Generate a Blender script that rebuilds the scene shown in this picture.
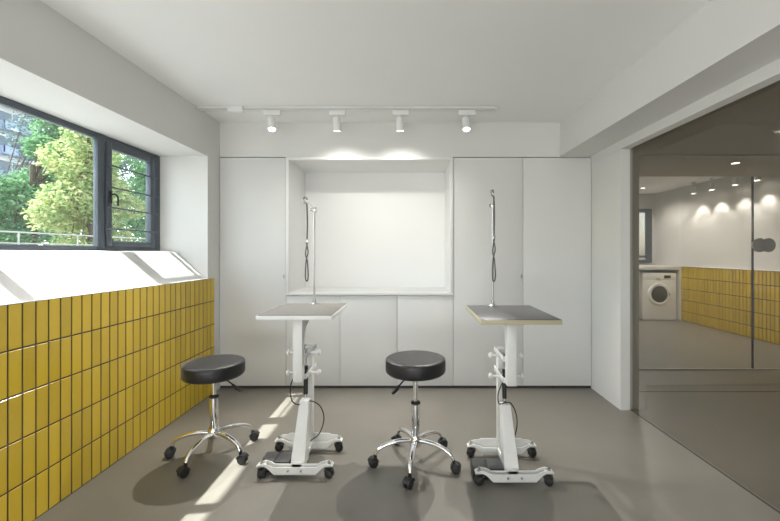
import bpy, bmesh, math, random
from mathutils import Vector, Matrix

for o in list(bpy.data.objects):
    bpy.data.objects.remove(o, do_unlink=True)
scn = bpy.context.scene
col = scn.collection
R = math.radians

# ------------------------------------------------------------------ camera
cd = bpy.data.cameras.new('camera')
cam = bpy.data.objects.new('camera', cd); col.objects.link(cam)
cam.location = (0, 0, 1.2); cam.rotation_euler = (R(90), 0, 0)
cd.sensor_width = 36.0; cd.lens = 36.0 * 380 / 780
cd.shift_x = -21 / 780; cd.shift_y = -8 / 780
cd.clip_start = 0.02; cd.clip_end = 300
scn.camera = cam

# ------------------------------------------------------------------ world, sun, large lights, exposure
w = bpy.data.worlds.new('sky'); scn.world = w; w.use_nodes = True
wn = w.node_tree.nodes; wl = w.node_tree.links; wn.clear()
sky = wn.new('ShaderNodeTexSky'); sky.sky_type = 'NISHITA'; sky.sun_disc = False
sky.sun_elevation = R(56); sky.sun_rotation = R(-80); sky.air_density = 1.4; sky.dust_density = 1.0
hz = wn.new('ShaderNodeHueSaturation'); hz.inputs['Saturation'].default_value = 0.55
bgn = wn.new('ShaderNodeBackground'); bgn.inputs[1].default_value = 0.66
won = wn.new('ShaderNodeOutputWorld')
wl.new(sky.outputs[0], hz.inputs['Color']); wl.new(hz.outputs[0], bgn.inputs[0]); wl.new(bgn.outputs[0], won.inputs[0])

def look(o, d):
    o.rotation_euler = Vector(d).to_track_quat('-Z', 'Y').to_euler()

sd = bpy.data.lights.new('sun', 'SUN'); sun = bpy.data.objects.new('sun', sd); col.objects.link(sun)
sd.energy = 14.0; sd.angle = R(0.6); sd.color = (1.0, 0.975, 0.94)
sun.location = (-10, -2, 15); look(sun, (1, 0.11, -1.5))

def area(name, loc, d, sx, sy, e, c=(1, 1, 1), portal=False):
    l = bpy.data.lights.new(name, 'AREA'); l.shape = 'RECTANGLE'; l.size = sx; l.size_y = sy
    l.energy = e; l.color = c
    o = bpy.data.objects.new(name, l); col.objects.link(o); o.location = loc; look(o, d)
    if portal: l.cycles.is_portal = True
    return o
# skylight sampled through the two window openings
area('window_portal', (-2.22, 1.3, 1.58), (1, 0, 0), 4.0, 0.8, 1, portal=True)
# unseen fill added behind the camera, tilted up to brighten the ceiling
area('rear_fill_light', (-0.5, -2.45, 1.1), (0.0, 1, 1.2), 2.4, 1.8, 108, (0.97, 0.98, 1.0))

scn.view_settings.view_transform = 'Standard'
scn.view_settings.look = 'None'
scn.view_settings.gamma = 1.0
scn.view_settings.use_curve_mapping = False
scn.view_settings.exposure = 0.4

# ------------------------------------------------------------------ materials
def mat(name, c, rough=0.5, metal=0.0, noise=0.0, nscale=8.0, bump=0.0, bscale=60.0, spec=0.5, coat=0.0, rvar=0.0, island=0.0):
    m = bpy.data.materials.new(name); m.use_nodes = True
    nt = m.node_tree; b = nt.nodes['Principled BSDF']
    b.inputs['Base Color'].default_value = (*c, 1); b.inputs['Roughness'].default_value = rough
    b.inputs['Metallic'].default_value = metal; b.inputs['Specular IOR Level'].default_value = spec
    b.inputs['Coat Weight'].default_value = coat
    tc = nt.nodes.new('ShaderNodeTexCoord')
    if noise > 0 or rvar > 0:
        n = nt.nodes.new('ShaderNodeTexNoise'); n.inputs['Scale'].default_value = nscale
        n.inputs['Detail'].default_value = 6; n.inputs['Roughness'].default_value = 0.6
        nt.links.new(tc.outputs['Object'], n.inputs['Vector'])
        if noise > 0:
            r = nt.nodes.new('ShaderNodeMapRange')
            r.inputs['From Min'].default_value = 0.3; r.inputs['From Max'].default_value = 0.7
            r.inputs['To Min'].default_value = 1 - noise; r.inputs['To Max'].default_value = 1 + noise
            nt.links.new(n.outputs['Fac'], r.inputs['Value'])
            mx = nt.nodes.new('ShaderNodeVectorMath'); mx.operation = 'SCALE'
            mx.inputs[0].default_value = c; nt.links.new(r.outputs[0], mx.inputs['Scale'])
            nt.links.new(mx.outputs[0], b.inputs['Base Color'])
        if rvar > 0:
            r2 = nt.nodes.new('ShaderNodeMapRange')
            r2.inputs['From Min'].default_value = 0.3; r2.inputs['From Max'].default_value = 0.7
            r2.inputs['To Min'].default_value = rough - rvar; r2.inputs['To Max'].default_value = rough + rvar
            nt.links.new(n.outputs['Fac'], r2.inputs['Value']); nt.links.new(r2.outputs[0], b.inputs['Roughness'])
    if island > 0:
        g = nt.nodes.new('ShaderNodeNewGeometry'); hs = nt.nodes.new('ShaderNodeHueSaturation')
        r = nt.nodes.new('ShaderNodeMapRange'); r.inputs['To Min'].default_value = 1 - island; r.inputs['To Max'].default_value = 1 + island
        hs.inputs['Color'].default_value = (*c, 1)
        nt.links.new(g.outputs['Random Per Island'], r.inputs['Value']); nt.links.new(r.outputs[0], hs.inputs['Value'])
        nt.links.new(hs.outputs[0], b.inputs['Base Color'])
    if bump > 0:
        n2 = nt.nodes.new('ShaderNodeTexNoise'); n2.inputs['Scale'].default_value = bscale; n2.inputs['Detail'].default_value = 3
        nt.links.new(tc.outputs['Object'], n2.inputs['Vector'])
        bp = nt.nodes.new('ShaderNodeBump'); bp.inputs['Strength'].default_value = bump; bp.inputs['Distance'].default_value = 0.002
        nt.links.new(n2.outputs['Fac'], bp.inputs['Height']); nt.links.new(bp.outputs[0], b.inputs['Normal'])
    return m

def emit(name, c, e):
    m = bpy.data.materials.new(name); m.use_nodes = True; b = m.node_tree.nodes['Principled BSDF']
    b.inputs['Base Color'].default_value = (*c, 1); b.inputs['Emission Color'].default_value = (*c, 1); b.inputs['Emission Strength'].default_value = e
    return m

def glass(name, tint, refl=1.0, ior=1.45):
    m = bpy.data.materials.new(name); m.use_nodes = True; nt = m.node_tree; nt.nodes.clear()
    out = nt.nodes.new('ShaderNodeOutputMaterial'); mx = nt.nodes.new('ShaderNodeMixShader')
    t = nt.nodes.new('ShaderNodeBsdfTransparent'); t.inputs[0].default_value = (*tint, 1)
    g = nt.nodes.new('ShaderNodeBsdfGlossy'); g.inputs['Roughness'].default_value = 0.0; g.inputs[0].default_value = (refl, refl, refl, 1)
    f = nt.nodes.new('ShaderNodeFresnel'); 
    ge = nt.nodes.new('ShaderNodeNewGeometry'); mr = nt.nodes.new('ShaderNodeMapRange')   # same outside IOR on both faces of the thin pane
    mr.inputs['To Min'].default_value = ior; mr.inputs['To Max'].default_value = 1 / ior
    nt.links.new(ge.outputs['Backfacing'], mr.inputs['Value']); nt.links.new(mr.outputs[0], f.inputs[0])
    nt.links.new(f.outputs[0], mx.inputs[0]); nt.links.new(t.outputs[0], mx.inputs[1]); nt.links.new(g.outputs[0], mx.inputs[2])
    nt.links.new(mx.outputs[0], out.inputs[0])
    return m

def leafmat(name, c, c2):
    m = bpy.data.materials.new(name); m.use_nodes = True; nt = m.node_tree; nt.nodes.clear()
    out = nt.nodes.new('ShaderNodeOutputMaterial'); mx = nt.nodes.new('ShaderNodeMixShader'); mx.inputs[0].default_value = 0.5
    d = nt.nodes.new('ShaderNodeBsdfDiffuse'); t = nt.nodes.new('ShaderNodeBsdfTranslucent')
    g = nt.nodes.new('ShaderNodeNewGeometry'); cr = nt.nodes.new('ShaderNodeMix'); cr.data_type = 'RGBA'
    cr.inputs['A'].default_value = (*c, 1); cr.inputs['B'].default_value = (*c2, 1)
    nt.links.new(g.outputs['Random Per Island'], cr.inputs['Factor'])
    for s in (d, t): nt.links.new(cr.outputs['Result'], s.inputs[0])
    nt.links.new(d.outputs[0], mx.inputs[1]); nt.links.new(t.outputs[0], mx.inputs[2]); nt.links.new(mx.outputs[0], out.inputs[0])
    return m

M = dict(
    plaster=mat('plaster', (0.70, 0.695, 0.67), 0.9, noise=0.015, nscale=2, bump=0.03),
    ceiling=mat('ceiling_paint', (0.86, 0.86, 0.845), 0.95, noise=0.01, nscale=2),
    soffit=mat('taupe_ceiling_paint', (0.46, 0.43, 0.37), 0.9, noise=0.01, nscale=2),
    cabinet=mat('cabinet_laminate', (0.70, 0.70, 0.68), 0.55, noise=0.01, nscale=2),
    niche=mat('niche_white', (0.80, 0.80, 0.785), 0.7),
    concrete=mat('microcement', (0.180, 0.167, 0.142), 0.38, noise=0.16, nscale=1.3, rvar=0.07, bump=0.02, bscale=20),
    joint=mat('floor_joint', (0.05, 0.047, 0.042), 0.7),
    tile=mat('glazed_yellow_tile', (0.60, 0.42, 0.035), 0.22, island=0.10, coat=0.2),
    grout=mat('dark_grout', (0.055, 0.045, 0.03), 0.9),
    grey_frame=mat('slate_grey_aluminium', (0.085, 0.10, 0.118), 0.4, metal=0.2),
    jamb=mat('taupe_aluminium', (0.33, 0.32, 0.285), 0.45),
    dark=mat('dark_rubber', (0.02, 0.02, 0.02), 0.5, noise=0.2, nscale=40),
    leather=mat('black_vinyl', (0.016, 0.016, 0.017), 0.45, bump=0.2, bscale=160),
    chrome=mat('chrome', (0.85, 0.85, 0.86), 0.09, metal=1.0),
    steel=mat('steel', (0.42, 0.42, 0.41), 0.32, metal=1.0),
    white_metal=mat('white_powder_coat', (0.72, 0.72, 0.69), 0.4, noise=0.02, nscale=20),
    beige=mat('tan_edge_band', (0.42, 0.38, 0.25), 0.5),
    rubber_top=mat('grey_ribbed_rubber', (0.17, 0.165, 0.15), 0.85, spec=0.2, noise=0.08, nscale=60, bump=0.5, bscale=220),
    rubber_dark=mat('charcoal_rubber', (0.06, 0.06, 0.06), 0.32, noise=0.08, nscale=60, bump=0.4, bscale=220),
    black=mat('black_plastic', (0.015, 0.015, 0.016), 0.4),
    leash=mat('grey_nylon_cord', (0.10, 0.095, 0.09), 0.8, noise=0.2, nscale=80),
    lamp=mat('white_lamp_paint', (0.75, 0.75, 0.73), 0.45),
    lens=emit('lamp_lens', (1.0, 0.97, 0.9), 14.0),
    glow=emit('downlight_lens', (1.0, 0.93, 0.8), 6.0),
    appliance=mat('white_enamel', (0.78, 0.78, 0.76), 0.35),
    drum=mat('dark_door_glass', (0.035, 0.035, 0.037), 0.12, coat=0.5),
    display=mat('dark_display', (0.03, 0.03, 0.03), 0.2),
    frosted=glass('frosted_window_glass', (0.45, 0.46, 0.47)),
    pane=glass('window_glass', (0.93, 0.96, 0.96)),
    partition=glass('grey_partition_glass', (0.90, 0.885, 0.86), ior=1.35),
    partition2=glass('clear_partition_glass', (0.97, 0.965, 0.95), ior=1.25),
    disc=mat('frosted_grey_pull', (0.42, 0.42, 0.40), 0.5),
    bark=mat('bark', (0.10, 0.075, 0.05), 0.9, noise=0.3, nscale=12, bump=0.6, bscale=30),
    facade=mat('pale_facade', (0.62, 0.62, 0.62), 0.8, noise=0.05, nscale=1),
    facade_blue=mat('blue_grey_balcony', (0.30, 0.36, 0.50), 0.7),
    pane_dark=mat('building_window', (0.10, 0.13, 0.16), 0.15),
    ground=mat('paving', (0.22, 0.22, 0.21), 0.9, noise=0.15, nscale=3),
    leaf_green=leafmat('green_leaf', (0.10, 0.23, 0.10), (0.22, 0.38, 0.20)),
    leaf_yellow=leafmat('yellow_leaf', (0.20, 0.34, 0.13), (0.62, 0.60, 0.30)),
    leaf_blue=leafmat('dull_leaf', (0.10, 0.15, 0.15), (0.20, 0.26, 0.26)),
)

# ------------------------------------------------------------------ mesh helpers
class MB:
    def __init__(s): s.bm = bmesh.new()
    def box(s, x0, x1, y0, y1, z0, z1, bev=0.0):
        b = bmesh.new()
        bmesh.ops.create_cube(b, size=1)
        for v in b.verts:
            v.co = Vector(((x0 + x1) / 2 + v.co.x * (x1 - x0), (y0 + y1) / 2 + v.co.y * (y1 - y0), (z0 + z1) / 2 + v.co.z * (z1 - z0)))
        if bev > 0:
            bmesh.ops.bevel(b, geom=list(b.edges), offset=bev, segments=2, affect='EDGES', profile=0.5)
        s._merge(b); return s
    def _merge(s, b, mtx=None):
        if mtx: bmesh.ops.transform(b, matrix=mtx, verts=b.verts)
        me = bpy.data.meshes.new('tmp'); b.to_mesh(me); b.free(); s.bm.from_mesh(me); bpy.data.meshes.remove(me)
    def prism(s, pts, axis, a, b_):
        """pts: 2D polygon; axis 'y' -> pts are (x,z); 'z' -> (x,y); 'x' -> (y,z)"""
        def P(p, t): return {'y': (p[0], t, p[1]), 'z': (p[0], p[1], t), 'x': (t, p[0], p[1])}[axis]
        b = bmesh.new()
        v0 = [b.verts.new(P(p, a)) for p in pts]; v1 = [b.verts.new(P(p, b_)) for p in pts]
        b.faces.new(v0); b.faces.new(v1[::-1])
        n = len(pts)
        for i in range(n): b.faces.new((v0[i], v1[i], v1[(i + 1) % n], v0[(i + 1) % n]))
        bmesh.ops.recalc_face_normals(b, faces=b.faces)
        s._merge(b); return s
    def lathe(s, prof, c=(0, 0, 0), n=40, axis=(0, 0, 1), closed=True):
        """prof: (r, h) list"""
        b = bmesh.new(); rings = []
        for r, h in prof:
            if r < 1e-6: rings.append([b.verts.new((0, 0, h))])
            else: rings.append([b.verts.new((r * math.cos(2 * math.pi * i / n), r * math.sin(2 * math.pi * i / n), h)) for i in range(n)])
        for k in range(len(rings) - 1):
            A, B = rings[k], rings[k + 1]
            for i in range(n):
                j = (i + 1) % n
                if len(A) == 1 and len(B) == 1: continue
                if len(A) == 1: b.faces.new((A[0], B[i], B[j]))
                elif len(B) == 1: b.faces.new((A[i], A[j], B[0]))
                else: b.faces.new((A[i], A[j], B[j], B[i]))
        if len(rings[0]) > 1 and closed: b.faces.new(rings[0][::-1])
        if len(rings[-1]) > 1 and closed: b.faces.new(rings[-1])
        bmesh.ops.recalc_face_normals(b, faces=b.faces)
        q = Vector((0, 0, 1)).rotation_difference(Vector(axis).normalized()).to_matrix().to_4x4()
        s._merge(b, Matrix.Translation(c) @ q); return s
    def cyl(s, a, b_, r, n=24, r2=None):
        a = Vector(a); b_ = Vector(b_); L = (b_ - a).length
        return s.lathe([(0, 0), (r, 0), (r if r2 is None else r2, L), (0, L)], a, n, b_ - a, closed=False)
    def tube(s, pts, rad, n=10, sub=6, flat=1.0):
        """smooth tube through points (Catmull-Rom); rad scalar or list"""
        P = [Vector(p) for p in pts]
        if not isinstance(rad, (list, tuple)): rad = [rad] * len(P)
        Q = []; RR = []
        for i in range(len(P) - 1):
            p0 = P[max(i - 1, 0)]; p1 = P[i]; p2 = P[i + 1]; p3 = P[min(i + 2, len(P) - 1)]
            for k in range(sub):
                t = k / sub
                Q.append(0.5 * ((2 * p1) + (p2 - p0) * t + (2 * p0 - 5 * p1 + 4 * p2 - p3) * t * t + (3 * p1 - p0 - 3 * p2 + p3) * t ** 3))
                RR.append(rad[i] * (1 - t) + rad[i + 1] * t)
        Q.append(P[-1]); RR.append(rad[-1])
        b = bmesh.new(); rings = []
        T = (Q[1] - Q[0]).normalized(); up = Vector((0, 0, 1)) if abs(T.z) < 0.9 else Vector((1, 0, 0))
        N = (up - T * up.dot(T)).normalized()
        for i, q in enumerate(Q):
            T = (Q[min(i + 1, len(Q) - 1)] - Q[max(i - 1, 0)]).normalized()
            N = (N - T * N.dot(T)).normalized(); B = T.cross(N)
            rings.append([b.verts.new(q + RR[i] * (math.cos(2 * math.pi * k / n) * N * flat + math.sin(2 * math.pi * k / n) * B)) for k in range(n)])
        for A, C in zip(rings, rings[1:]):
            for k in range(n): b.faces.new((A[k], A[(k + 1) % n], C[(k + 1) % n], C[k]))
        b.faces.new(rings[0][::-1]); b.faces.new(rings[-1])
        bmesh.ops.recalc_face_normals(b, faces=b.faces)
        s._merge(b); return s
    def build(s, name, m, parent=None, smooth=True, loc=None, bevel=0.0):
        me = bpy.data.meshes.new(name); s.bm.to_mesh(me); s.bm.free()
        me.materials.append(M[m] if isinstance(m, str) else m)
        if smooth:
            me.polygons.foreach_set('use_smooth', [True] * len(me.polygons))
            try: me.set_sharp_from_angle(angle=R(35))
            except Exception: pass
        o = bpy.data.objects.new(name, me); col.objects.link(o)
        if parent: o.parent = parent
        if loc: o.location = loc
        if bevel > 0:
            mo = o.modifiers.new('bevel', 'BEVEL'); mo.width = bevel; mo.segments = 2; mo.limit_method = 'ANGLE'; mo.angle_limit = R(40)
        return o

def tag(o, label=None, cat=None, group=None, kind=None):
    if label: o['label'] = label
    if cat: o['category'] = cat
    if group: o['group'] = group
    if kind: o['kind'] = kind
    return o
def empty(name, loc=(0, 0, 0), rz=0.0, **k):
    o = bpy.data.objects.new(name, None); col.objects.link(o); o.location = loc; o.rotation_euler = (0, 0, rz); o.empty_display_size = 0.1
    return tag(o, **k)
def struct(o, label=None, cat=None): return tag(o, label, cat, kind='structure')
def kids(o): return [c for c in bpy.data.objects if c.parent == o]
def copy_tree(o, parent=None):
    c = o.copy(); col.objects.link(c); c.parent = parent
    for ch in kids(o): copy_tree(ch, c)
    return c

# ------------------------------------------------------------------ structure
YB = -2.6      # rear wall behind the photographer
struct(MB().box(-2.3, 5.1, YB - 0.1, 7.6, -0.12, 0.0).build('floor', 'concrete'), 'brown-grey polished microcement floor', 'floor')
cb = MB()
cb.box(-2.3, 1.75, YB - 0.1, 4.0, 2.35, 2.5)
cb.build('ceiling', 'ceiling'); struct(bpy.data.objects['ceiling'], 'flat off-white painted ceiling over the grooming room', 'ceiling')
struct(MB().box(1.7505, 5.1, YB - 0.1, 5.0, 2.2, 2.5).build('ceiling', 'soffit'), 'lower taupe ceiling over the passage behind the glass', 'ceiling')
struct(MB().box(1.7505, 5.1, 5.0, 7.6, 2.35, 2.5).build('ceiling', 'ceiling'), 'white ceiling over the laundry room', 'ceiling')

wl_ = MB()
wl_.prism([(-1.70, 0), (-1.70, 0.975), (-1.945, 1.205), (-2.07, 1.212), (-2.2, 1.212), (-2.2, 0)], 'y', -0.6, 3.16)
wl_.prism([(-1.69, 2.0), (-1.69, 2.35), (-2.2, 2.35), (-2.2, 2.0)], 'y', -0.6, 3.16)
wl_.box(-2.19, -1.69, 3.16, 4.0, 0, 2.35)
wl_.box(-2.2, -1.69, YB, -0.6, 0, 2.35)
struct(wl_.build('wall_left', 'plaster'), 'white window wall with a deep recess and sloping sill', 'wall')

struct(MB().box(-2.9, -2.2, YB - 0.1, 4.4, 2.95, 3.12).box(-2.3, -2.2, YB - 0.1, 4.0, 2.35, 2.95).build('trim_11', 'facade'), 'unseen overhang added outside the window to cut off high sun', 'sun blocker')  # unseen overhang added to narrow the sun strip on the floor

def tiles(x_back, nx, y_end, y_start, z_top, pw, ph, z_min=0.0, gap=0.006):
    """vertical stacked tiles, facing +x (nx=1) or -x (nx=-1); returns tiles mesh and grout mesh"""
    t = MB(); g = MB(); th = 0.011
    y = y_end
    while y > y_start + 0.01:
        z = z_top
        while z > z_min + 0.01:
            zz = max(z - ph, z_min)
            x0, x1 = x_back, x_back + nx * th
            b = bmesh.new(); c = 0.0022
            ya, yb, za, zb = y - pw + gap / 2, y - gap / 2, zz + gap / 2, z - gap / 2
            f = [b.verts.new((x1 - nx * c, a, d)) for a, d in ((ya, za), (yb, za), (yb, zb), (ya, zb))]
            k = [b.verts.new((x0, a, d)) for a, d in ((ya, za), (yb, za), (yb, zb), (ya, zb))]
            e = [b.verts.new((x1, a, d)) for a, d in ((ya + c, za + c), (yb - c, za + c), (yb - c, zb - c), (ya + c, zb - c))]
            b.faces.new(e)
            for i in range(4):
                j = (i + 1) % 4
                b.faces.new((e[i], e[j], f[j], f[i])); b.faces.new((f[i], f[j], k[j], k[i]))
            bmesh.ops.recalc_face_normals(b, faces=b.faces)
            if (b.faces[0].normal.x > 0) != (nx > 0): bmesh.ops.reverse_faces(b, faces=b.faces)
            t._merge(b)
            z -= ph
        y -= pw
    return t
lt = tiles(-1.697, 1, 3.262, -0.62, 0.983, 0.0597, 0.1966)
tb = struct(MB().box(-1.700, -1.688, -0.62, 3.262, 0.0, 0.981).build('trim_1', 'grout'), 'tiled wainscot of glazed yellow tiles under the window', 'wall tiling')
lt.build('tile_facing', 'tile', tb, smooth=False)
struct(MB().box(-1.7, -1.6845, 3.262, 3.268, 0.0, 0.985).box(-1.705, -1.685, -0.62, 3.268, 0.981, 0.985).build('trim_2', 'lamp'), 'thin pale edge trim around the yellow tiles', 'edge trim')

# back wall: bulkhead above the cabinets, body behind them
struct(MB().box(-2.3, 1.755, 3.36, 3.9, 2.045, 2.35).box(-2.3, 1.755, 3.90, 4.0, 0, 2.35).build('wall_back', 'plaster'), 'white bulkhead wall above the cabinet fronts', 'wall')
struct(MB().box(-2.3, 5.1, YB - 0.1, YB, 0, 2.2).build('wall_rear', 'plaster'), 'plain wall behind the photographer', 'wall')
# right pier, header and beam (slightly out of parallel with the left wall)
SL = 0.02
def xr(x, y): return x + SL * max(0, 2.893 - y)
struct(MB().box(1.595, 1.667, 2.893, 3.90, 0, 2.06).build('wall_right', 'plaster'), 'narrow white wall pier between cabinets and glass', 'wall')
struct(MB().prism([(1.318, 3.36), (1.318 + 0.03 * (3.36 - YB), YB), (1.76 + 0.03, YB), (1.76, 3.36)], 'z', 2.052, 2.35).build('trim_3', 'plaster'), 'deep white ceiling beam running above the glass front', 'ceiling beam')
struct(MB().prism([(1.592, 3.36), (1.592, 2.893), (xr(1.592, YB), YB), (xr(1.66, YB), YB), (1.66, 2.893), (1.66, 3.36)], 'z', 1.987, 2.056).build('trim_4', 'plaster'), 'white header strip below the ceiling beam', 'header')
struct(MB().prism([(1.66, 2.893), (xr(1.66, YB), YB), (xr(1.755, YB), YB), (1.755, 2.893)], 'z', 2.018, 2.056).prism([(1.735, 2.89), (xr(1.735, YB), YB), (xr(1.75, YB), YB), (1.75, 2.89)], 'z', 2.0, 2.3).build('trim_5', 'jamb'), 'taupe top track of the glass front', 'door track')
struct(MB().box(1.667, 1.744, 2.905, 2.96, 0, 2.06).box(1.64, 1.755, 2.96, 3.9, 0, 2.25).build('trim_6', 'jamb'), 'taupe metal door jamb beside the white pier', 'door jamb')
struct(MB().prism([(1.672, 2.9), (xr(1.672, YB), YB), (xr(1.684, YB), YB), (1.684, 2.9)], 'z', 0.0, 0.0015).build('trim_7', 'joint'), 'dark floor groove of the sliding glass front', 'floor track')
# glass front between the grooming room and the passage
d1 = empty('door_1', kind='structure', label='tall frameless glass front beside the grooming room', cat='glass front')
for a, b_ in ((2.9, 0.62), (0.60, -1.4), (-1.42, -2.55)):
    MB().prism([(xr(1.690, a), a), (xr(1.690, b_), b_), (xr(1.700, b_), b_), (xr(1.700, a), a)], 'z', 0.002, 2.03).build('pane', 'partition', d1, smooth=False)

# passage and laundry behind the glass
struct(MB().box(4.79, 5.1, 3.88, 7.6, 0, 2.5).build('wall_laundry_right', 'plaster'), 'white laundry wall above yellow tiles', 'wall')
struct(MB().box(4.95, 5.1, YB, 3.87, 0, 2.25).build('wall_passage_right', 'plaster'), 'side wall of the dim passage', 'wall')
lw = MB()
lw.box(1.7, 3.9, 7.45, 7.6, 0, 2.5).box(4.70, 5.1, 7.45, 7.6, 0, 2.5).box(3.9, 4.70, 7.45, 7.6, 0, 1.0).box(3.9, 4.70, 7.45, 7.6, 2.05, 2.5)
struct(lw.build('wall_laundry_back', 'plaster'), 'white laundry end wall with a dark window', 'wall')
struct(MB().box(1.60, 1.755, 4.0, 7.6, 0, 2.5).build('wall_laundry_left', 'plaster'), 'left wall of the laundry room', 'wall')
t2 = struct(MB().box(4.784, 4.79, 3.88, 6.72, 0, 0.952).build('trim_8', 'grout'), 'yellow tiled wainscot in the laundry', 'wall tiling')
tiles(4.786, -1, 6.72, 3.90, 0.955, 0.0597, 0.1966, gap=0.010).build('tile_facing', 'tile', t2, smooth=False)
struct(MB().box(4.765, 4.795, 3.9, 6.72, 0.955, 0.965).build('trim_9', 'lamp'), 'white ledge on top of the laundry tiles', 'edge trim')
# second glass front facing the camera
d2 = empty('door_2', kind='structure', label='sliding glass doors with round grey pulls before the laundry', cat='glass doors')
for a, b_ in ((1.76, 2.745), (2.75, 3.485), (3.495, 4.78)):
    MB().box(a, b_, 3.88, 3.89, 0.015, 2.185).build('pane', 'partition2', d2, smooth=False)
MB().box(1.76, 4.94, 3.875, 3.90, 2.183, 2.1995).build('top_rail', 'jamb', d2)
MB().box(1.76, 4.94, 3.870, 3.90, 0.0, 0.014).build('bottom_rail', 'jamb', d2)
MB().box(3.486, 3.493, 3.872, 3.893, 0.015, 1.975).build('edge_strip', 'grey_frame', d2)
for x in (3.548, 3.640):
    MB().cyl((x, 3.866, 1.275), (x, 3.882, 1.275), 0.071, 40).build('pull_handle', 'disc', d2)
struct(MB().box(1.76, 4.94, 3.27, 3.282, 0, 0.0012).build('trim_10', 'joint'), 'thin dark floor joint in the passage', 'floor joint')

# laundry window
w2 = empty('window_2', (4.3, 7.43, 0), kind='structure', label='dark framed laundry window above the worktop', cat='window')
MB().box(-0.4, 0.4, -0.02, 0.04, 1.0, 1.06).box(-0.4, 0.4, -0.02, 0.04, 1.98, 2.05).box(-0.4, -0.32, -0.02, 0.04, 1.06, 1.98).box(0.30, 0.4, -0.02, 0.04, 1.06, 1.98).box(-0.03, 0.03, -0.02, 0.04, 1.06, 1.98).box(-.32, .30, -.02, .04, 1.10, 1.14).build('window_frame', 'grey_frame', w2)
MB().box(-0.32, 0.30, 0.0, 0.008, 1.06, 1.98).build('pane', 'frosted', w2, smooth=False)

# ------------------------------------------------------------------ main window
XW = -2.09
w1 = empty('window_1', (0, 0, 0), kind='structure', label='slate grey framed window with fixed pane and barred casement', cat='window')
fr = MB()
Z0, Z1 = 1.212, 2.0
fr.box(XW - 0.03, XW, -0.6, 3.16, Z0, Z0 + 0.03, 0.003).box(XW - 0.03, XW, -0.6, 3.16, Z1 - 0.04, Z1 + 0.0, 0.003)
for a, b_ in ((3.105, 3.16), (2.533, 2.590), (1.625, 1.690), (1.05, 1.11), (-0.6, -0.54)):
    fr.box(XW - 0.03, XW + 0.004, a, b_, Z0, Z1, 0.003)
fr.box(XW - 0.03, XW - 0.01, 2.590, 2.60, Z0, Z1)
fr.build('window_frame', 'grey_frame', w1)
def sash(y0, y1):
    s = MB(); h = 0.042
    s.box(XW - 0.03, XW + 0.012, y0, y0 + h, Z0 + 0.03, Z1 - 0.04, 0.003).box(XW - 0.03, XW + 0.012, y1 - h, y1, Z0 + 0.03, Z1 - 0.04, 0.003)
    s.box(XW - 0.03, XW + 0.012, y0 + h, y1 - h, Z0 + 0.03, Z0 + 0.068, 0.003).box(XW - 0.03, XW + 0.012, y0 + h, y1 - h, Z1 - 0.08, Z1 - 0.04, 0.003)
    so = s.build('casement_sash', 'grey_frame', w1)
    MB().box(XW - 0.014, XW - 0.009, y0 + h, y1 - h, Z0 + 0.068, Z1 - 0.08).build('pane', 'pane', so, smooth=False)
    yh = y0 + 0.022
    MB().box(XW + 0.012, XW + 0.022, yh - 0.012, yh + 0.012, 1.54, 1.625, 0.003).tube([(XW + 0.02, yh, 1.60), (XW + 0.045, yh, 1.602), (XW + 0.052, yh + 0.016, 1.59), (XW + 0.052, yh + 0.022, 1.56), (XW + 0.05, yh + 0.022, 1.525)], 0.006).build('window_handle', 'black', so)
    for z in (1.80, 1.65, 1.51, 1.364):
        MB().cyl((XW + 0.024, y0 - 0.01, z), (XW + 0.024, y1 + 0.03, z), 0.006, 12).build('security_bar', 'grey_frame', w1)
sash(2.600, 3.075)
for a, b_ in ((1.69, 2.533), (1.11, 1.625), (-0.54, 1.05)):
    MB().box(XW - 0.014, XW - 0.009, a, b_, Z0 + 0.03, Z1 - 0.04).build('pane', 'pane', w1, smooth=False)

# ------------------------------------------------------------------ cabinets
ZT = 2.040; ZB = 0.024; YF = 3.352
def cabinet(name, label, x0, x1, z0, z1, lock=None, back=3.88):
    t = empty(name, ((x0 + x1) / 2, YF, 0), label=label, cat='cabinet')
    hw = (x1 - x0) / 2
    MB().box(-hw + 0.001, hw - 0.001, 0.02, back - YF, 0.0 if z0 < 0.1 else z0, z1 - 0.001).build('carcass', 'cabinet', t)
    dr = MB().box(-hw + 0.0018, hw - 0.0018, 0.0, 0.019, z0 + 0.001, z1 - 0.004, 0.0008).build('cabinet_door', 'cabinet', t)
    if lock is not None:
        MB().cyl((lock, 0.001, 0.99), (lock, -0.008, 0.99), 0.008, 16).box(lock - 0.004, lock + 0.004, -0.010, 0, 0.972, 1.008).build('cabinet_lock', 'steel', dr)
    if z0 < 0.1: MB().box(-hw, hw, 0.012, 0.0195, 0.0, z0).build('plinth', 'joint', t)
    return t
G = 'flat white built-in cabinets along the back wall'
CB = [('tall_cabinet', 'tall white cabinet between the yellow tiled wall and the niche', -1.688, -1.103, ZB, ZT, 0.275),
      ('tall_cabinet', 'tall white cabinet right of the niche, behind the right table', 0.372, 0.988, ZB, ZT, 0.295),
      ('tall_cabinet', 'rightmost tall white cabinet beside the wall pier', 0.988, 1.592, ZB, ZT, None),
      ('low_cabinet', 'low white cabinet under the niche, behind the left table', -1.103, -0.626, ZB, 0.822, None),
      ('low_cabinet', 'middle low white cabinet under the niche', -0.626, -0.123, ZB, 0.822, None),
      ('low_cabinet', 'low white cabinet under the niche, behind the right stool', -0.123, 0.372, ZB, 0.822, None)]
for c in CB: cabinet(*c)['group'] = G
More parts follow.
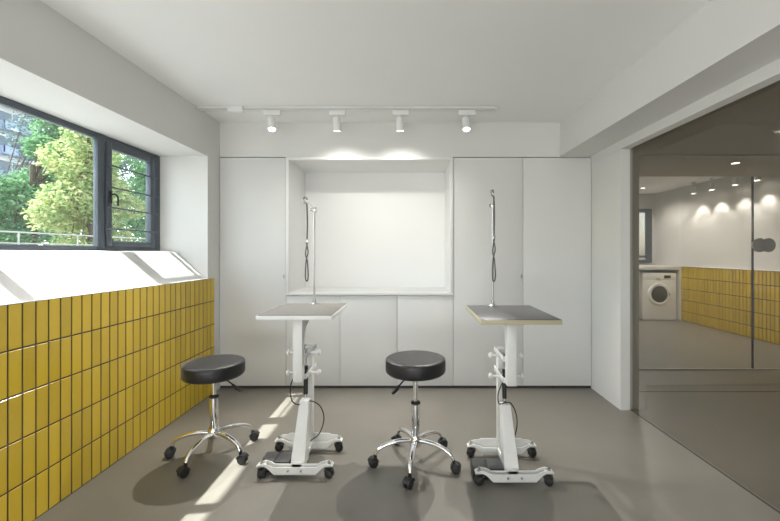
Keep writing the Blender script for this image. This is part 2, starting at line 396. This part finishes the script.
# display niche
nx0, nx1, nz0, nz1 = -1.100, 0.370, 0.823, 2.040
nt_ = empty('display_niche', ((nx0 + nx1) / 2, YF, nz0), label='large white framed display niche set between the cabinets', cat='niche')
hw = (nx1 - nx0) / 2; H = nz1 - nz0; f = 0.024
MB().box(-hw, hw, -0.012, 0.03, 0, f, 0.003).box(-hw, hw, -0.012, 0.03, H - f, H, 0.003).box(-hw, -hw + f, -0.012, 0.03, f, H - f, 0.003).box(hw - f, hw, -0.012, 0.03, f, H - f, 0.003).build('niche_frame', 'niche', nt_)
MB().box(-hw + 0.004, hw - 0.004, 0.03, 0.52, 0.004, f).box(-hw + 0.004, hw - 0.004, 0.03, 0.52, H - f, H - 0.004).box(-hw + 0.004, -hw + f, 0.03, 0.52, f, H - f).box(hw - f, hw - 0.004, 0.03, 0.52, f, H - f).build('niche_lining', 'niche', nt_)
MB().box(-hw + 0.004, hw - 0.004, 0.515, 0.53, 0.004, H - 0.004).build('back_panel', 'niche', nt_)

# ------------------------------------------------------------------ track lights
YT = 3.0
tr = empty('light_track', (-0.49, YT, 2.35), label='long white surface track fixed to the ceiling', cat='light track')
MB().box(-1.195, 1.19, -0.012, 0.016, -0.012, 0.0, 0.001).box(-1.195, 1.16, -0.016, 0.016, -0.030, -0.016, 0.001).box(-1.19, 1.15, -0.008, 0.012, -0.017, -0.011).build('rail', 'lamp', tr)
MB().box(-1.19, 1.155, -0.0175, -0.0155, -0.027, -0.021).build('track_slot', 'jamb', tr)
MB().box(-1.195, 1.0, 0.028, 0.034, -0.016, -0.001).build('conduit', 'lamp', tr)
MB().box(-0.95, -0.83, -0.026, 0.036, -0.045, 0.0, 0.004).build('junction_box', 'lamp', tr)
def spot(loc, d, e, ang, blend, rad, c):
    l = bpy.data.lights.new('spot', 'SPOT'); l.energy = e; l.spot_size = R(ang); l.spot_blend = blend; l.shadow_soft_size = rad; l.color = c
    o = bpy.data.objects.new('spot_beam', l); col.objects.link(o); o.location = loc; look(o, d); return o
def track_light(x, aim, label, e, ang, bl=0.7):
    beam = aim; aim = (0.6 * aim[0], (0.55 if aim[1] < 0 else 0.3) * aim[1], -1)
    t = empty('track_spotlight', (x, YT, 2.319), label=label, cat='spotlight', group='white spotlights on the ceiling track')
    MB().box(-0.06, 0.07, -0.016, 0.016, -0.038, 0.0, 0.004).build('driver_box', 'lamp', t)
    MB().cyl((0, 0, -0.036), (0, 0, -0.07), 0.006, 12).build('stem', 'lamp', t)
    a = Vector(aim).normalized(); piv = Vector((0, 0, -0.10))
    h = MB().lathe([(0, -0.045), (0.028, -0.045), (0.031, -0.042), (0.031, 0.058), (0.0275, 0.058), (0.0268, 0.032), (0, 0.032)], piv, 28, a, closed=False).build('lamp_head', 'lamp', t)
    MB().lathe([(0, 0.033), (0.0262, 0.033), (0.0262, 0.036), (0, 0.036)], piv, 28, a, closed=False).build('lens', 'lens', h)
    p = Vector((x, YT, 2.32)) + piv + a * 0.075
    s = spot(p, beam, e, ang, bl, 0.007, (1.0, 0.965, 0.91))
    return t
track_light(-1.100, (0.28, -0.62, -1), 'leftmost ceiling track spotlight, lit and aimed at the room', 98, 96)
track_light(-0.585, (0, 0.60, -1), 'second track spotlight from the left, aimed at the niche', 11.5, 121, 1.0)
track_light(-0.087, (0, 0.60, -1), 'third track spotlight from the left, aimed at the niche', 11.5, 121, 1.0)
track_light(0.435, (0.02, -0.62, -1), 'rightmost ceiling track spotlight, lit and aimed at the room', 92, 108)

# laundry spotlights and downlights
lab = ['farthest laundry wall spotlight, nearest the washing machine', 'second farthest laundry wall spotlight', 'third farthest laundry wall spotlight', 'nearest laundry wall spotlight beyond the glass door edge']
for y, L in zip((6.24, 5.86, 5.44, 5.09), lab):
    t = empty('wall_spotlight', (4.64, y, 2.35), label=L, cat='spotlight', group='spotlights along the laundry wall')
    MB().cyl((0, 0, 0), (0, 0, -0.02), 0.03, 20).cyl((0, 0, -0.02), (0, 0, -0.08), 0.008, 10).build('stem', 'lamp', t)
    h = MB().lathe([(0, -0.075), (0.034, -0.075), (0.036, -0.08), (0.036, -0.185), (0.034, -0.185), (0.034, -0.17), (0, -0.17)], (0, 0, 0), 24, closed=False).build('lamp_head', 'lamp', t)
    MB().lathe([(0, -0.171), (0.034, -0.171), (0.034, -0.175), (0, -0.175)], (0, 0, 0), 24, closed=False).build('lens', 'lens', h)
    spot((4.64, y, 2.15), (0.0, 0, -1), 13, 86, 0.5, 0.012, (1.0, 0.97, 0.92))
for x, y, z, L in ((3.63, 4.25, 2.2, 'recessed downlight just beyond the laundry glass doors'), (4.14, 6.78, 2.35, 'recessed downlight in front of the laundry window'), (3.2, 5.6, 2.35, 'added out-of-view fill downlight in the middle of the laundry ceiling'), (3.3, 1.2, 2.2, 'added out-of-view fill downlight in the passage ceiling')):  # last two are out of view, added to brighten laundry and passage
    t = empty('recessed_downlight', (x, y, z), label=L, cat='downlight')
    MB().lathe([(0.036, 0), (0.05, 0), (0.05, -0.004), (0.036, -0.003)], (0, 0, 0), 28, closed=False).build('trim_ring', 'lamp', t)
    MB().lathe([(0, 0), (0.036, 0), (0.036, -0.002), (0, -0.002)], (0, 0, 0), 28, closed=False).build('lens', 'glow', t)
    spot((x, y, z - 0.01), (0, 0, -1), {4.25: 22, 6.78: 40, 5.6: 75, 1.2: 24}[y], 150, 0.6, 0.03, (1.0, 0.97, 0.92))

# ------------------------------------------------------------------ stools
def rot_z(o, a): o.rotation_euler = (0, 0, a)
def make_stool(seat_z, leg0, lever_a, x, y, label):
    t = empty('swivel_stool', (x, y, 0), label=label, cat='stool', group='round black stools on chrome castor bases')
    r = 0.171; zt = seat_z
    MB().lathe([(0, zt - 0.088), (0.12, zt - 0.088), (r - 0.012, zt - 0.084), (r - 0.003, zt - 0.076), (r, zt - 0.067), (r, zt - 0.018), (r - 0.003, zt - 0.010), (r - 0.001, zt - 0.0085), (r - 0.004, zt - 0.005), (r - 0.012, zt - 0.001), (r - 0.03, zt), (0, zt)], n=72).build('seat', 'leather', t)
    zu = zt - 0.088
    pl = MB().cyl((0, 0, zu + 0.002), (0, 0, zu - 0.012), 0.075, 32).build('seat_plate', 'black', t)
    MB().cyl((0, 0, zu - 0.008), (0, 0, 0.34), 0.0145, 24).build('gas_piston', 'chrome', t)
    MB().lathe([(0, 0.11), (0.02, 0.11), (0.025, 0.12), (0.025, 0.335), (0.024, 0.34), (0, 0.34)], n=32, closed=False).build('column', 'chrome', t)
    MB().lathe([(0, 0.338), (0.026, 0.338), (0.0275, 0.340), (0.0275, 0.349), (0.022, 0.353), (0.016, 0.355), (0, 0.355)], n=28, closed=False).build('column_collar', 'black', t)
    lv = MB().tube([(0.03, 0, zu - 0.014), (0.09, 0, zu - 0.022), (0.13, 0, zu - 0.045)], 0.004, 8).build('lever', 'black', t)
    MB().tube([(0.125, 0, zu - 0.042), (0.15, 0, zu - 0.060), (0.178, 0, zu - 0.072)], [0.007, 0.010, 0.008], 10).build('lever_grip', 'black', lv)
    rot_z(lv, lever_a)
    MB().lathe([(0, 0.10), (0.030, 0.10), (0.034, 0.106), (0.034, 0.150), (0.029, 0.158), (0, 0.158)], n=32, closed=False).build('hub', 'chrome', t)
    for k in range(5):
        a = R(leg0 + 72 * k)
        lg = MB().tube([(0.028, 0, 0.132), (0.08, 0, 0.134), (0.13, 0, 0.129), (0.180, 0, 0.115), (0.213, 0, 0.095), (0.229, 0, 0.070)], [0.016, 0.016, 0.0155, 0.0145, 0.013, 0.011], 14, flat=0.8).build('leg', 'chrome', t)
        rot_z(lg, a)
        cs = MB()
        cs.cyl((0, 0, 0.045), (0, 0, 0.076), 0.009, 14)
        for s in (-1, 1):
            cs.lathe([(0, -0.008), (0.018, -0.008), (0.0245, -0.005), (0.026, 0.0), (0.0245, 0.005), (0.018, 0.008), (0, 0.008)], (0.012, s * 0.012, 0.026), 24, (0, 1, 0), closed=False)
        b = bmesh.new(); n = 12; rr = 0.030          # hood over the twin wheels
        rows = []
        for i in range(n + 1):
            th = R(20 + 150 * i / n)
            rows.append([b.verts.new((0.012 + rr * math.cos(th), yy, 0.026 + rr * math.sin(th))) for yy in (-0.021, 0.021)] + [b.verts.new((0.012 + (rr - 0.003) * math.cos(th), yy, 0.026 + (rr - 0.003) * math.sin(th))) for yy in (0.021, -0.021)])
        for A, C in zip(rows, rows[1:]):
            for q in range(4): b.faces.new((A[q], A[(q + 1) % 4], C[(q + 1) % 4], C[q]))
        b.faces.new(rows[0][::-1]); b.faces.new(rows[-1]); bmesh.ops.recalc_face_normals(b, faces=b.faces)
        cs._merge(b)
        co = cs.build('caster', 'dark', lg, loc=(0.229, 0, 0))
        rot_z(co, R([12, -25, 20, -35, 30][k]))
    return t
make_stool(0.552, 189, R(-12), -1.174, 2.265, 'round black stool standing beside the yellow tiled wall')
make_stool(0.602, 190, R(225), 0.026, 2.169, 'round black stool standing between the two grooming tables')

# ------------------------------------------------------------------ grooming tables
def make_table(x, y, label, edge, top, dy_top, L, dx=0.0):
    t = empty('grooming_table', (x, y, 0), label=label, cat='grooming table', group='white castored grooming tables')
    zt = 0.870; w_ = 0.20
    y0 = dy_top - L / 2; y1 = dy_top + L / 2
    tt = MB().box(-w_ + 0.003, w_ - 0.003, y0 + 0.003, y1 - 0.003, zt - 0.024, zt - 0.003).build('tabletop', 'white_metal', t)
    MB().box(-w_ + 0.003, w_ - 0.003, y0 + 0.003, y1 - 0.003, zt - 0.003, zt, 0.0008).build('rubber_mat', top, tt)
    MB().box(-w_, w_, y0, y0 + 0.003, zt - 0.025, zt - 0.003, 0.0005).box(-w_, w_, y1 - 0.003, y1, zt - 0.025, zt - 0.003, 0.0005).box(-w_, -w_ + 0.003, y0 + 0.003, y1 - 0.003, zt - 0.025, zt - 0.003, 0.0005).box(w_ - 0.003, w_, y0 + 0.003, y1 - 0.003, zt - 0.025, zt - 0.003, 0.0005).build('edge_band', edge, tt)
    tt.location.x = dx
    s = 1 if x < 0 else -1
    # front lifting post, with its rear gusset
    MB().box(-0.026, 0.026, -0.100, -0.055, 0.495, zt - 0.024, 0.003).build('lifting_post', 'white_metal', t)
    MB().prism([(-0.055, zt - 0.026), (0.14, zt - 0.026), (0.14, zt - 0.05), (0.02, zt - 0.10), (-0.055, zt - 0.24)], 'x', -0.014, 0.014).build('gusset', 'white_metal', t, bevel=0.002)
    MB().box(-0.10, 0.10, -0.10, 0.16, zt - 0.030, zt - 0.024).build('mounting_plate', 'white_metal', t)
    # fixed rear column
    MB().box(-0.023, 0.023, 0.125, 0.170, 0.060, 0.635, 0.003).build('rear_column', 'white_metal', t)
    # clamps that tie post and column together
    for z in (0.612, 0.497):
        c = MB().box(-0.036, -0.030, -0.056, 0.175, z, z + 0.028, 0.002).box(0.030, 0.036, -0.056, 0.175, z, z + 0.028, 0.002).box(-0.036, 0.036, 0.171, 0.176, z, z + 0.028, 0.001).box(-0.036, 0.036, -0.056, -0.050, z, z + 0.028, 0.001)
        c.cyl((-0.085, 0.02, z + 0.014), (-0.034, 0.02, z + 0.014), 0.007, 14).cyl((0.034, 0.02, z + 0.014), (0.085, 0.02, z + 0.014), 0.007, 14)
        co = c.build('clamp', 'white_metal', t)
        for q in (-1, 1):
            MB().lathe([(0, 0), (0.010, 0), (0.017, 0.004), (0.017, 0.014), (0.011, 0.020), (0, 0.020)], (q * 0.078, 0.02, z + 0.014), 18, (q, 0, 0), closed=False).build('clamp_knob', 'white_metal', co)
    # leaning strut
    b = MB(); bm = bmesh.new()
    lo = [(-0.040, -0.105, 0.035), (0.040, -0.105, 0.035), (0.040, -0.02, 0.035), (-0.040, -0.02, 0.035)]
    hi = [(-0.026, 0.025, 0.345), (0.026, 0.025, 0.345), (0.026, 0.078, 0.345), (-0.026, 0.078, 0.345)]
    A = [bm.verts.new(p) for p in lo]; B = [bm.verts.new(p) for p in hi]
    bm.faces.new(A[::-1]); bm.faces.new(B)
    for i in range(4): bm.faces.new((A[i], A[(i + 1) % 4], B[(i + 1) % 4], B[i]))
    b._merge(bm); b.build('leaning_strut', 'white_metal', t, bevel=0.003)
    # gas spring
    gs = MB().lathe([(0, 0.0), (0.0125, 0.0), (0.0125, 0.128), (0.008, 0.132), (0.008, 0.138), (0.011, 0.140), (0.011, 0.163), (0, 0.163)], (0, 0.062, 0.372), 20, (0, 0.05, 1), closed=False).build('gas_spring', 'black', t)
    MB().cyl((0, 0.0705, 0.585), (0, 0.071, 0.612), 0.008, 12).build('rod_end', 'black', gs)
    MB().cyl((0, 0.062, 0.343), (0, 0.062, 0.374), 0.011, 16).build('spring_foot', 'chrome', gs)
    MB().cyl((0, 0.0695, 0.53), (0, 0.071, 0.632), 0.0045, 12).build('spring_rod', 'chrome', gs)
    # centre beam
    MB().box(-0.028, 0.028, -0.12, 0.125, 0.030, 0.062, 0.003).build('centre_beam', 'white_metal', t)
    # transverse rails with raised ends, U section
    for q, yr in ((-1, -0.135), (1, 0.135)):
        prof = [(-0.195, 0.074), (-0.165, 0.082), (-0.135, 0.074), (-0.115, 0.062), (-0.09, 0.062), (0.09, 0.062), (0.115, 0.062), (0.135, 0.074), (0.165, 0.082), (0.195, 0.074),
                (0.195, 0.064), (0.165, 0.066), (0.145, 0.056), (0.112, 0.024), (-0.112, 0.024), (-0.145, 0.056), (-0.165, 0.066), (-0.195, 0.064)]
        r = MB()
        ya = yr - 0.020; yb = yr + 0.020
        r.prism(prof, 'y', ya, ya + 0.005)
        if q < 0: r.prism(prof, 'y', yb - 0.005, yb)
        else:
            prof2 = [(-0.195, 0.074), (-0.165, 0.09), (-0.135, 0.092), (-0.115, 0.10), (0.115, 0.10), (0.135, 0.092), (0.165, 0.09), (0.195, 0.074),
                     (0.195, 0.064), (0.165, 0.066), (0.145, 0.056), (0.112, 0.024), (-0.112, 0.024), (-0.145, 0.056), (-0.165, 0.066), (-0.195, 0.064)]
            r.prism(prof2, 'y', yb - 0.005, yb)
        r.box(-0.112, 0.112, ya, yb, 0.022, 0.028)
        for e in (-1, 1):
            r.box(e * 0.180 - 0.022, e * 0.180 + 0.022, ya, yb, 0.064, 0.070)
        ro = r.build('base_rail', 'white_metal', t, bevel=0.0012)
        for e in (-1, 1):
            cs = MB().cyl((0, 0, 0.045), (0, 0, 0.066), 0.010, 14)
            for s2 in (-1, 1):
                cs.lathe([(0, -0.007), (0.017, -0.007), (0.0215, -0.004), (0.023, 0), (0.0215, 0.004), (0.017, 0.007), (0, 0.007)], (e * 0.004, s2 * 0.011, 0.023), 24, (0, 1, 0), closed=False)
            cs.lathe([(0.008, 0), (0.024, -0.006), (0.026, -0.016), (0.020, -0.016)], (0, 0, 0.052), 20, closed=False)
            co = cs.build('caster', 'dark', ro, loc=(e * 0.177, yr, 0)); rot_z(co, R(20 * e * q))
            MB().cyl((e * 0.180, yr, 0.070), (e * 0.180, yr, 0.079), 0.010, 6).cyl((e * 0.180, yr, 0.079), (e * 0.180, yr, 0.092), 0.005, 10).build('caster_bolt', 'steel', ro)
        if q < 0:
            for bx in (-0.035, 0.035):
                MB().cyl((bx, ya - 0.004, 0.044), (bx, ya + 0.002, 0.044), 0.0065, 6).build('rail_bolt', 'steel', ro)
    # foot pedal box
    px0 = -0.205
    MB().box(px0, -0.045, -0.110, 0.0, 0.012, 0.062, 0.003).build('foot_pedal', 'black', t)
    MB().box(-0.125, -0.045, -0.108, -0.002, 0.062, 0.066, 0.001).box(px0 + 0.004, -0.129, -0.108, -0.002, 0.062, 0.066, 0.001).build('pedal_pad', 'rubber_dark', t)
    if x < 0: pts = [(-0.03, -0.02, 0.52), (-0.062, -0.02, 0.45), (-0.058, -0.01, 0.36), (-0.02, 0.02, 0.325), (0.03, 0.05, 0.335), (0.085, 0.06, 0.30), (0.105, 0.07, 0.22), (0.075, 0.08, 0.13), (0.02, 0.10, 0.08)]
    else: pts = [(-0.012, 0.06, 0.46), (-0.036, 0.06, 0.40), (-0.034, 0.05, 0.345), (0.0, 0.045, 0.352), (0.035, 0.05, 0.345), (0.066, 0.06, 0.28), (0.072, 0.07, 0.20), (0.05, 0.08, 0.12), (0.02, 0.10, 0.075)]
    MB().tube(pts, 0.0033, 8).build('control_cable', 'black', t)
    return t
make_table(-0.617, 2.165, 'white wheeled grooming table with pale edge, between the stools', 'white_metal', 'rubber_top', 0.070, 0.476)
make_table(0.532, 2.100, 'white wheeled grooming table with tan front edge, right of both stools', 'beige', 'rubber_dark', 0.023, 0.514, 0.012)

# grooming arms and nooses
def make_arm(x, y, zpost, end, label, nlabel, noose_z, below):
    t = empty('leash_holder', (x, y, 0.870), label=label, cat='leash holder', group='chrome leash holders clamped to the tables')
    MB().lathe([(0, 0.0), (0.022, 0.0), (0.022, 0.004), (0.011, 0.010), (0.010, 0.030), (0, 0.030)], (0, 0, 0), 24, closed=False).box(-0.034, 0.012, -0.014, 0.014, 0.0, 0.004, 0.001).box(-0.008, 0.008, 0.0, 0.036, 0.0, 0.004).box(-0.008, 0.008, 0.030, 0.036, -0.05, 0.004).box(-0.008, 0.008, -0.008, 0.036, -0.052, -0.046).cyl((0, 0.004, -0.088), (0, 0.004, -0.0265), 0.005, 10).build('table_clamp', 'steel', t)
    MB().cyl((0, 0, 0.028), (0, 0, zpost - 0.87), 0.0058, 16).build('upright', 'steel', t)
    e = Vector(end) - Vector((x, y, 0.87)); p = Vector((0, 0, zpost - 0.87))
    MB().box(-0.012, 0.012, -0.012, 0.012, p.z - 0.02, p.z + 0.012, 0.003).cyl((-0.024, 0, p.z - 0.005), (-0.012, 0, p.z - 0.005), 0.009, 14).build('swivel_joint', 'steel', t)
    MB().tube([p, p.lerp(e, 0.5), e], 0.0055, 12).build('upper_arm', 'chrome', t)
    MB().tube([e, e + Vector((-0.006, -0.01, 0.014)), e + Vector((-0.016, -0.02, 0.006)), e + Vector((-0.014, -0.022, -0.014)), e + Vector((0, -0.012, -0.022))], 0.0045, 10).build('hook', 'steel', t)
    h = e + Vector((0, -0.012, -0.02)); W = Vector((x, y, 0.87)) + h
    n = empty('grooming_noose', W, label=nlabel, cat='noose leash', group='nooses hanging from the leash holders')
    Lt = W.z - noose_z; m = 0.46 * Lt
    MB().tube([(0, 0, 0.0), (0.003, 0, -m * 0.5), (0.001, 0, -m)], 0.0075, 8, flat=0.5).build('strap', 'leash', n)
    MB().box(-0.008, 0.008, -0.005, 0.005, -m - 0.022, -m, 0.002).build('slide_buckle', 'steel', n)
    k = Lt - m - 0.02
    z0 = -m - 0.02
    MB().tube([(-0.003, 0, z0), (0.007, 0, z0 - k * 0.25), (-0.003, 0, z0 - k * 0.45), (-0.008, 0.002, z0 - k * 0.8), (-0.005, 0, z0 - k * 0.99), (0.004, 0, z0 - k), (0.008, -0.002, z0 - k * 0.85), (0.003, 0, z0 - k * 0.5), (-0.007, 0, z0 - k * 0.3), (0.003, 0, z0)], 0.0036, 8).build('loop', 'leash', n)
    return t
make_arm(-0.622, 2.445, 1.480, (-0.578, 2.12, 1.492), 'chrome leash holder clamped to the left table, niche behind it', 'grey noose leash hanging from the holder of the left table', 1.045, 0)
make_arm(0.506, 2.352, 1.495, (0.440, 2.03, 1.518), 'chrome leash holder clamped to the right table, tall cabinet behind it', 'grey noose leash hanging from the holder of the right table', 1.050, 0)

# ------------------------------------------------------------------ laundry furniture
cn = empty('laundry_worktop', (3.9, 6.72, 0), label='pale worktop over the washing machine', cat='worktop')
MB().box(-1.2, 0.88, 0.0, 0.71, 0.895, 0.955, 0.002).build('worktop', 'cabinet', cn)
MB().box(0.84, 0.88, 0.0, 0.70, 0.0, 0.895).build('side_panel', 'cabinet', cn)
MB().box(-1.2, 0.14, 0.0, 0.70, 0.0, 0.895).build('cabinet_body', 'cabinet', cn)
wm = empty('washing_machine', (4.41, 6.75, 0), label='white front loading washing machine under the laundry worktop', cat='washing machine')
MB().box(-0.30, 0.30, 0.0, 0.58, 0.012, 0.835, 0.006).box(-0.28, 0.28, 0.02, 0.5, 0.0, 0.012).build('body', 'appliance', wm)
MB().box(-0.298, 0.298, -0.006, 0.0, 0.715, 0.833, 0.002).box(-0.298, -0.13, -0.009, -0.006, 0.73, 0.815, 0.002).build('control_panel', 'appliance', wm)
MB().box(0.08, 0.20, -0.010, -0.006, 0.745, 0.795, 0.001).build('display', 'display', wm)
MB().cyl((-0.01, -0.006, 0.77), (-0.01, -0.03, 0.77), 0.024, 24).build('program_dial', 'appliance', wm)
wd = MB().lathe([(0.135, -0.002), (0.145, 0.022), (0.175, 0.030), (0.195, 0.018), (0.20, 0.0)], (-0.01, 0.0, 0.46), 48, (0, -1, 0), closed=False).build('porthole_door', 'appliance', wm)
MB().lathe([(0.146, 0.02), (0.12, 0.026), (0.06, 0.034), (0, 0.036)], (-0.01, 0.0, 0.46), 48, (0, -1, 0), closed=False).build('porthole_glass', 'drum', wd)
MB().box(0.155, 0.172, -0.036, -0.02, 0.43, 0.49, 0.002).build('door_catch', 'steel', wd)

# ------------------------------------------------------------------ outdoors
struct(MB().box(-60, -2.31, -30, 60, -0.3, -0.05).build('ground', 'ground'), 'grey paving outside the window', 'ground')
def tree(name, x, y, blobs, n, leaf, lm, label, trunk_h, group=None, seed=1):
    rnd = random.Random(seed)
    t = empty(name, (x, y, -0.05), label=label, cat='tree', group=group)
    tr_ = MB(); tr_.tube([(0, 0, 0), (0.05, 0.03, trunk_h * 0.5), (0, 0.05, trunk_h)], [0.14, 0.11, 0.08], 10)
    for bx, by, bz, br in blobs: tr_.tube([(0, 0.03, trunk_h * 0.8), (bx * 0.5, by * 0.5, (trunk_h + bz) / 2), (bx, by, bz)], [0.035, 0.02, 0.008], 6)
    tr_.build('trunk', 'bark', t)
    V = []; F = []; W = sum(b[3] ** 2 for b in blobs)
    for bx, by, bz, br in blobs:
        for i in range(int(n * br * br / W)):
            th = rnd.uniform(0, 2 * math.pi); c = rnd.uniform(-1, 1); q = math.sqrt(1 - c * c)
            rr = br * rnd.uniform(0.35, 1.0) ** 0.5 * (1 + 0.18 * math.sin(5 * th + bx * 7) * math.cos(4 * c + by))
            p = Vector((bx + rr * q * math.cos(th), by + rr * q * math.sin(th), bz + rr * c * 0.85))
            a = Vector((rnd.gauss(0, 1), rnd.gauss(0, 1), rnd.gauss(0, 0.6))).normalized()
            b_ = a.cross(Vector((rnd.gauss(0, 1), rnd.gauss(0, 1), rnd.gauss(0, 1)))).normalized()
            s = leaf * rnd.uniform(0.6, 1.3); k = len(V)
            V += [p - a * s, p + b_ * s * 0.42 + a * s * 0.1, p + a * s, p - b_ * s * 0.42 + a * s * 0.1]; F.append((k, k + 1, k + 2, k + 3))
    me = bpy.data.meshes.new('foliage'); me.from_pydata([tuple(v) for v in V], [], F); me.materials.append(M[lm])
    o = bpy.data.objects.new('foliage', me); col.objects.link(o); o.parent = t
    return t
rb = random.Random(5)
def blobset(n, sx, sy, z0, z1, r0, r1, rnd):
    return [(rnd.uniform(-sx, sx), rnd.uniform(-sy, sy), rnd.uniform(z0, z1), rnd.uniform(r0, r1)) for _ in range(n)]
tree('yellow_tree', -8.6, 10.2, blobset(34, 0.6, 0.62, 1.0, 5.4, 0.4, 0.62, rb), 22000, 0.07, 'leaf_yellow', 'yellow-green leafy tree right of centre in the window view', 4.0, seed=3)
tree('green_tree', -13.6, 13.6, blobset(22, 1.0, 1.2, 1.6, 3.9, 0.55, 0.85, rb) + [(bx, by + 1.3, bz, br) for bx, by, bz, br in blobset(16, 1.0, 0.7, 3.0, 6.6, 0.5, 0.8, rb)], 22000, 0.085, 'leaf_green', 'deep green leafy tree in front of the apartment building', 4.4, seed=4)
tree('green_tree', -9.4, 14.6, blobset(30, 1.0, 2.2, 1.2, 7.5, 0.7, 1.1, rb), 20000, 0.09, 'leaf_green', 'green leafy tree seen through the barred casement', 5.0, seed=6)
tree('dull_tree', -17.4, 15.8, blobset(20, 1.0, 2.6, 1.2, 4.4, 0.7, 1.1, rb) + [(bx, by + 5.0, bz, br) for bx, by, bz, br in blobset(34, 1.0, 2.8, 2.0, 10.0, 0.9, 1.3, rb)], 26000, 0.11, 'leaf_blue', 'dull bluish green shrubby tree low behind the yellow tree', 3.0, seed=8)
# railing
rl = empty('garden_railing', (-6.4, 7.6, -0.05), label='thin grey metal railing low in the window view', cat='railing')
MB().cyl((0, -2.5, 1.58), (0, 3.0, 1.58), 0.012, 8).cyl((0, -2.5, 1.40), (0, 3.0, 1.40), 0.009, 8).build('rail', 'jamb', rl)
for i in range(6): MB().cyl((0, -2.5 + 1.1 * i, 0), (0, -2.5 + 1.1 * i, 1.58), 0.012, 8).build('post', 'jamb', rl)
# apartment building
bd = empty('apartment_building', (-50.0, 44.3, -0.05), label='pale apartment block with blue-grey balconies behind the trees', cat='building')
MB().box(-8, 0, -9, 6.2, 0, 27).build('wall', 'facade', bd)
for k in range(8):
    z = 1.2 + 3.0 * k
    for yb in (-3.0, 3.3):
        bo = MB().box(0, 1.1, yb - 1.9, yb + 1.9, z, z + 0.15).box(1.02, 1.1, yb - 1.9, yb + 1.9, z + 0.15, z + 1.0).box(0, 1.1, yb - 1.9, yb - 1.82, z + 0.15, z + 1.0).box(0, 1.1, yb + 1.82, yb + 1.9, z + 0.15, z + 1.0).build('balcony', 'facade_blue', bd)
        wo = MB().box(0, 0.03, yb - 1.5, yb + 1.5, z + 0.15, z + 2.35).build('window', 'pane_dark', bd)
        MB().box(0.03, 0.06, yb - 0.05, yb + 0.05, z + 0.15, z + 2.35).box(0.03, 0.06, yb - 1.5, yb + 1.5, z + 1.0, z + 1.07).build('window_bar', 'facade', wo)
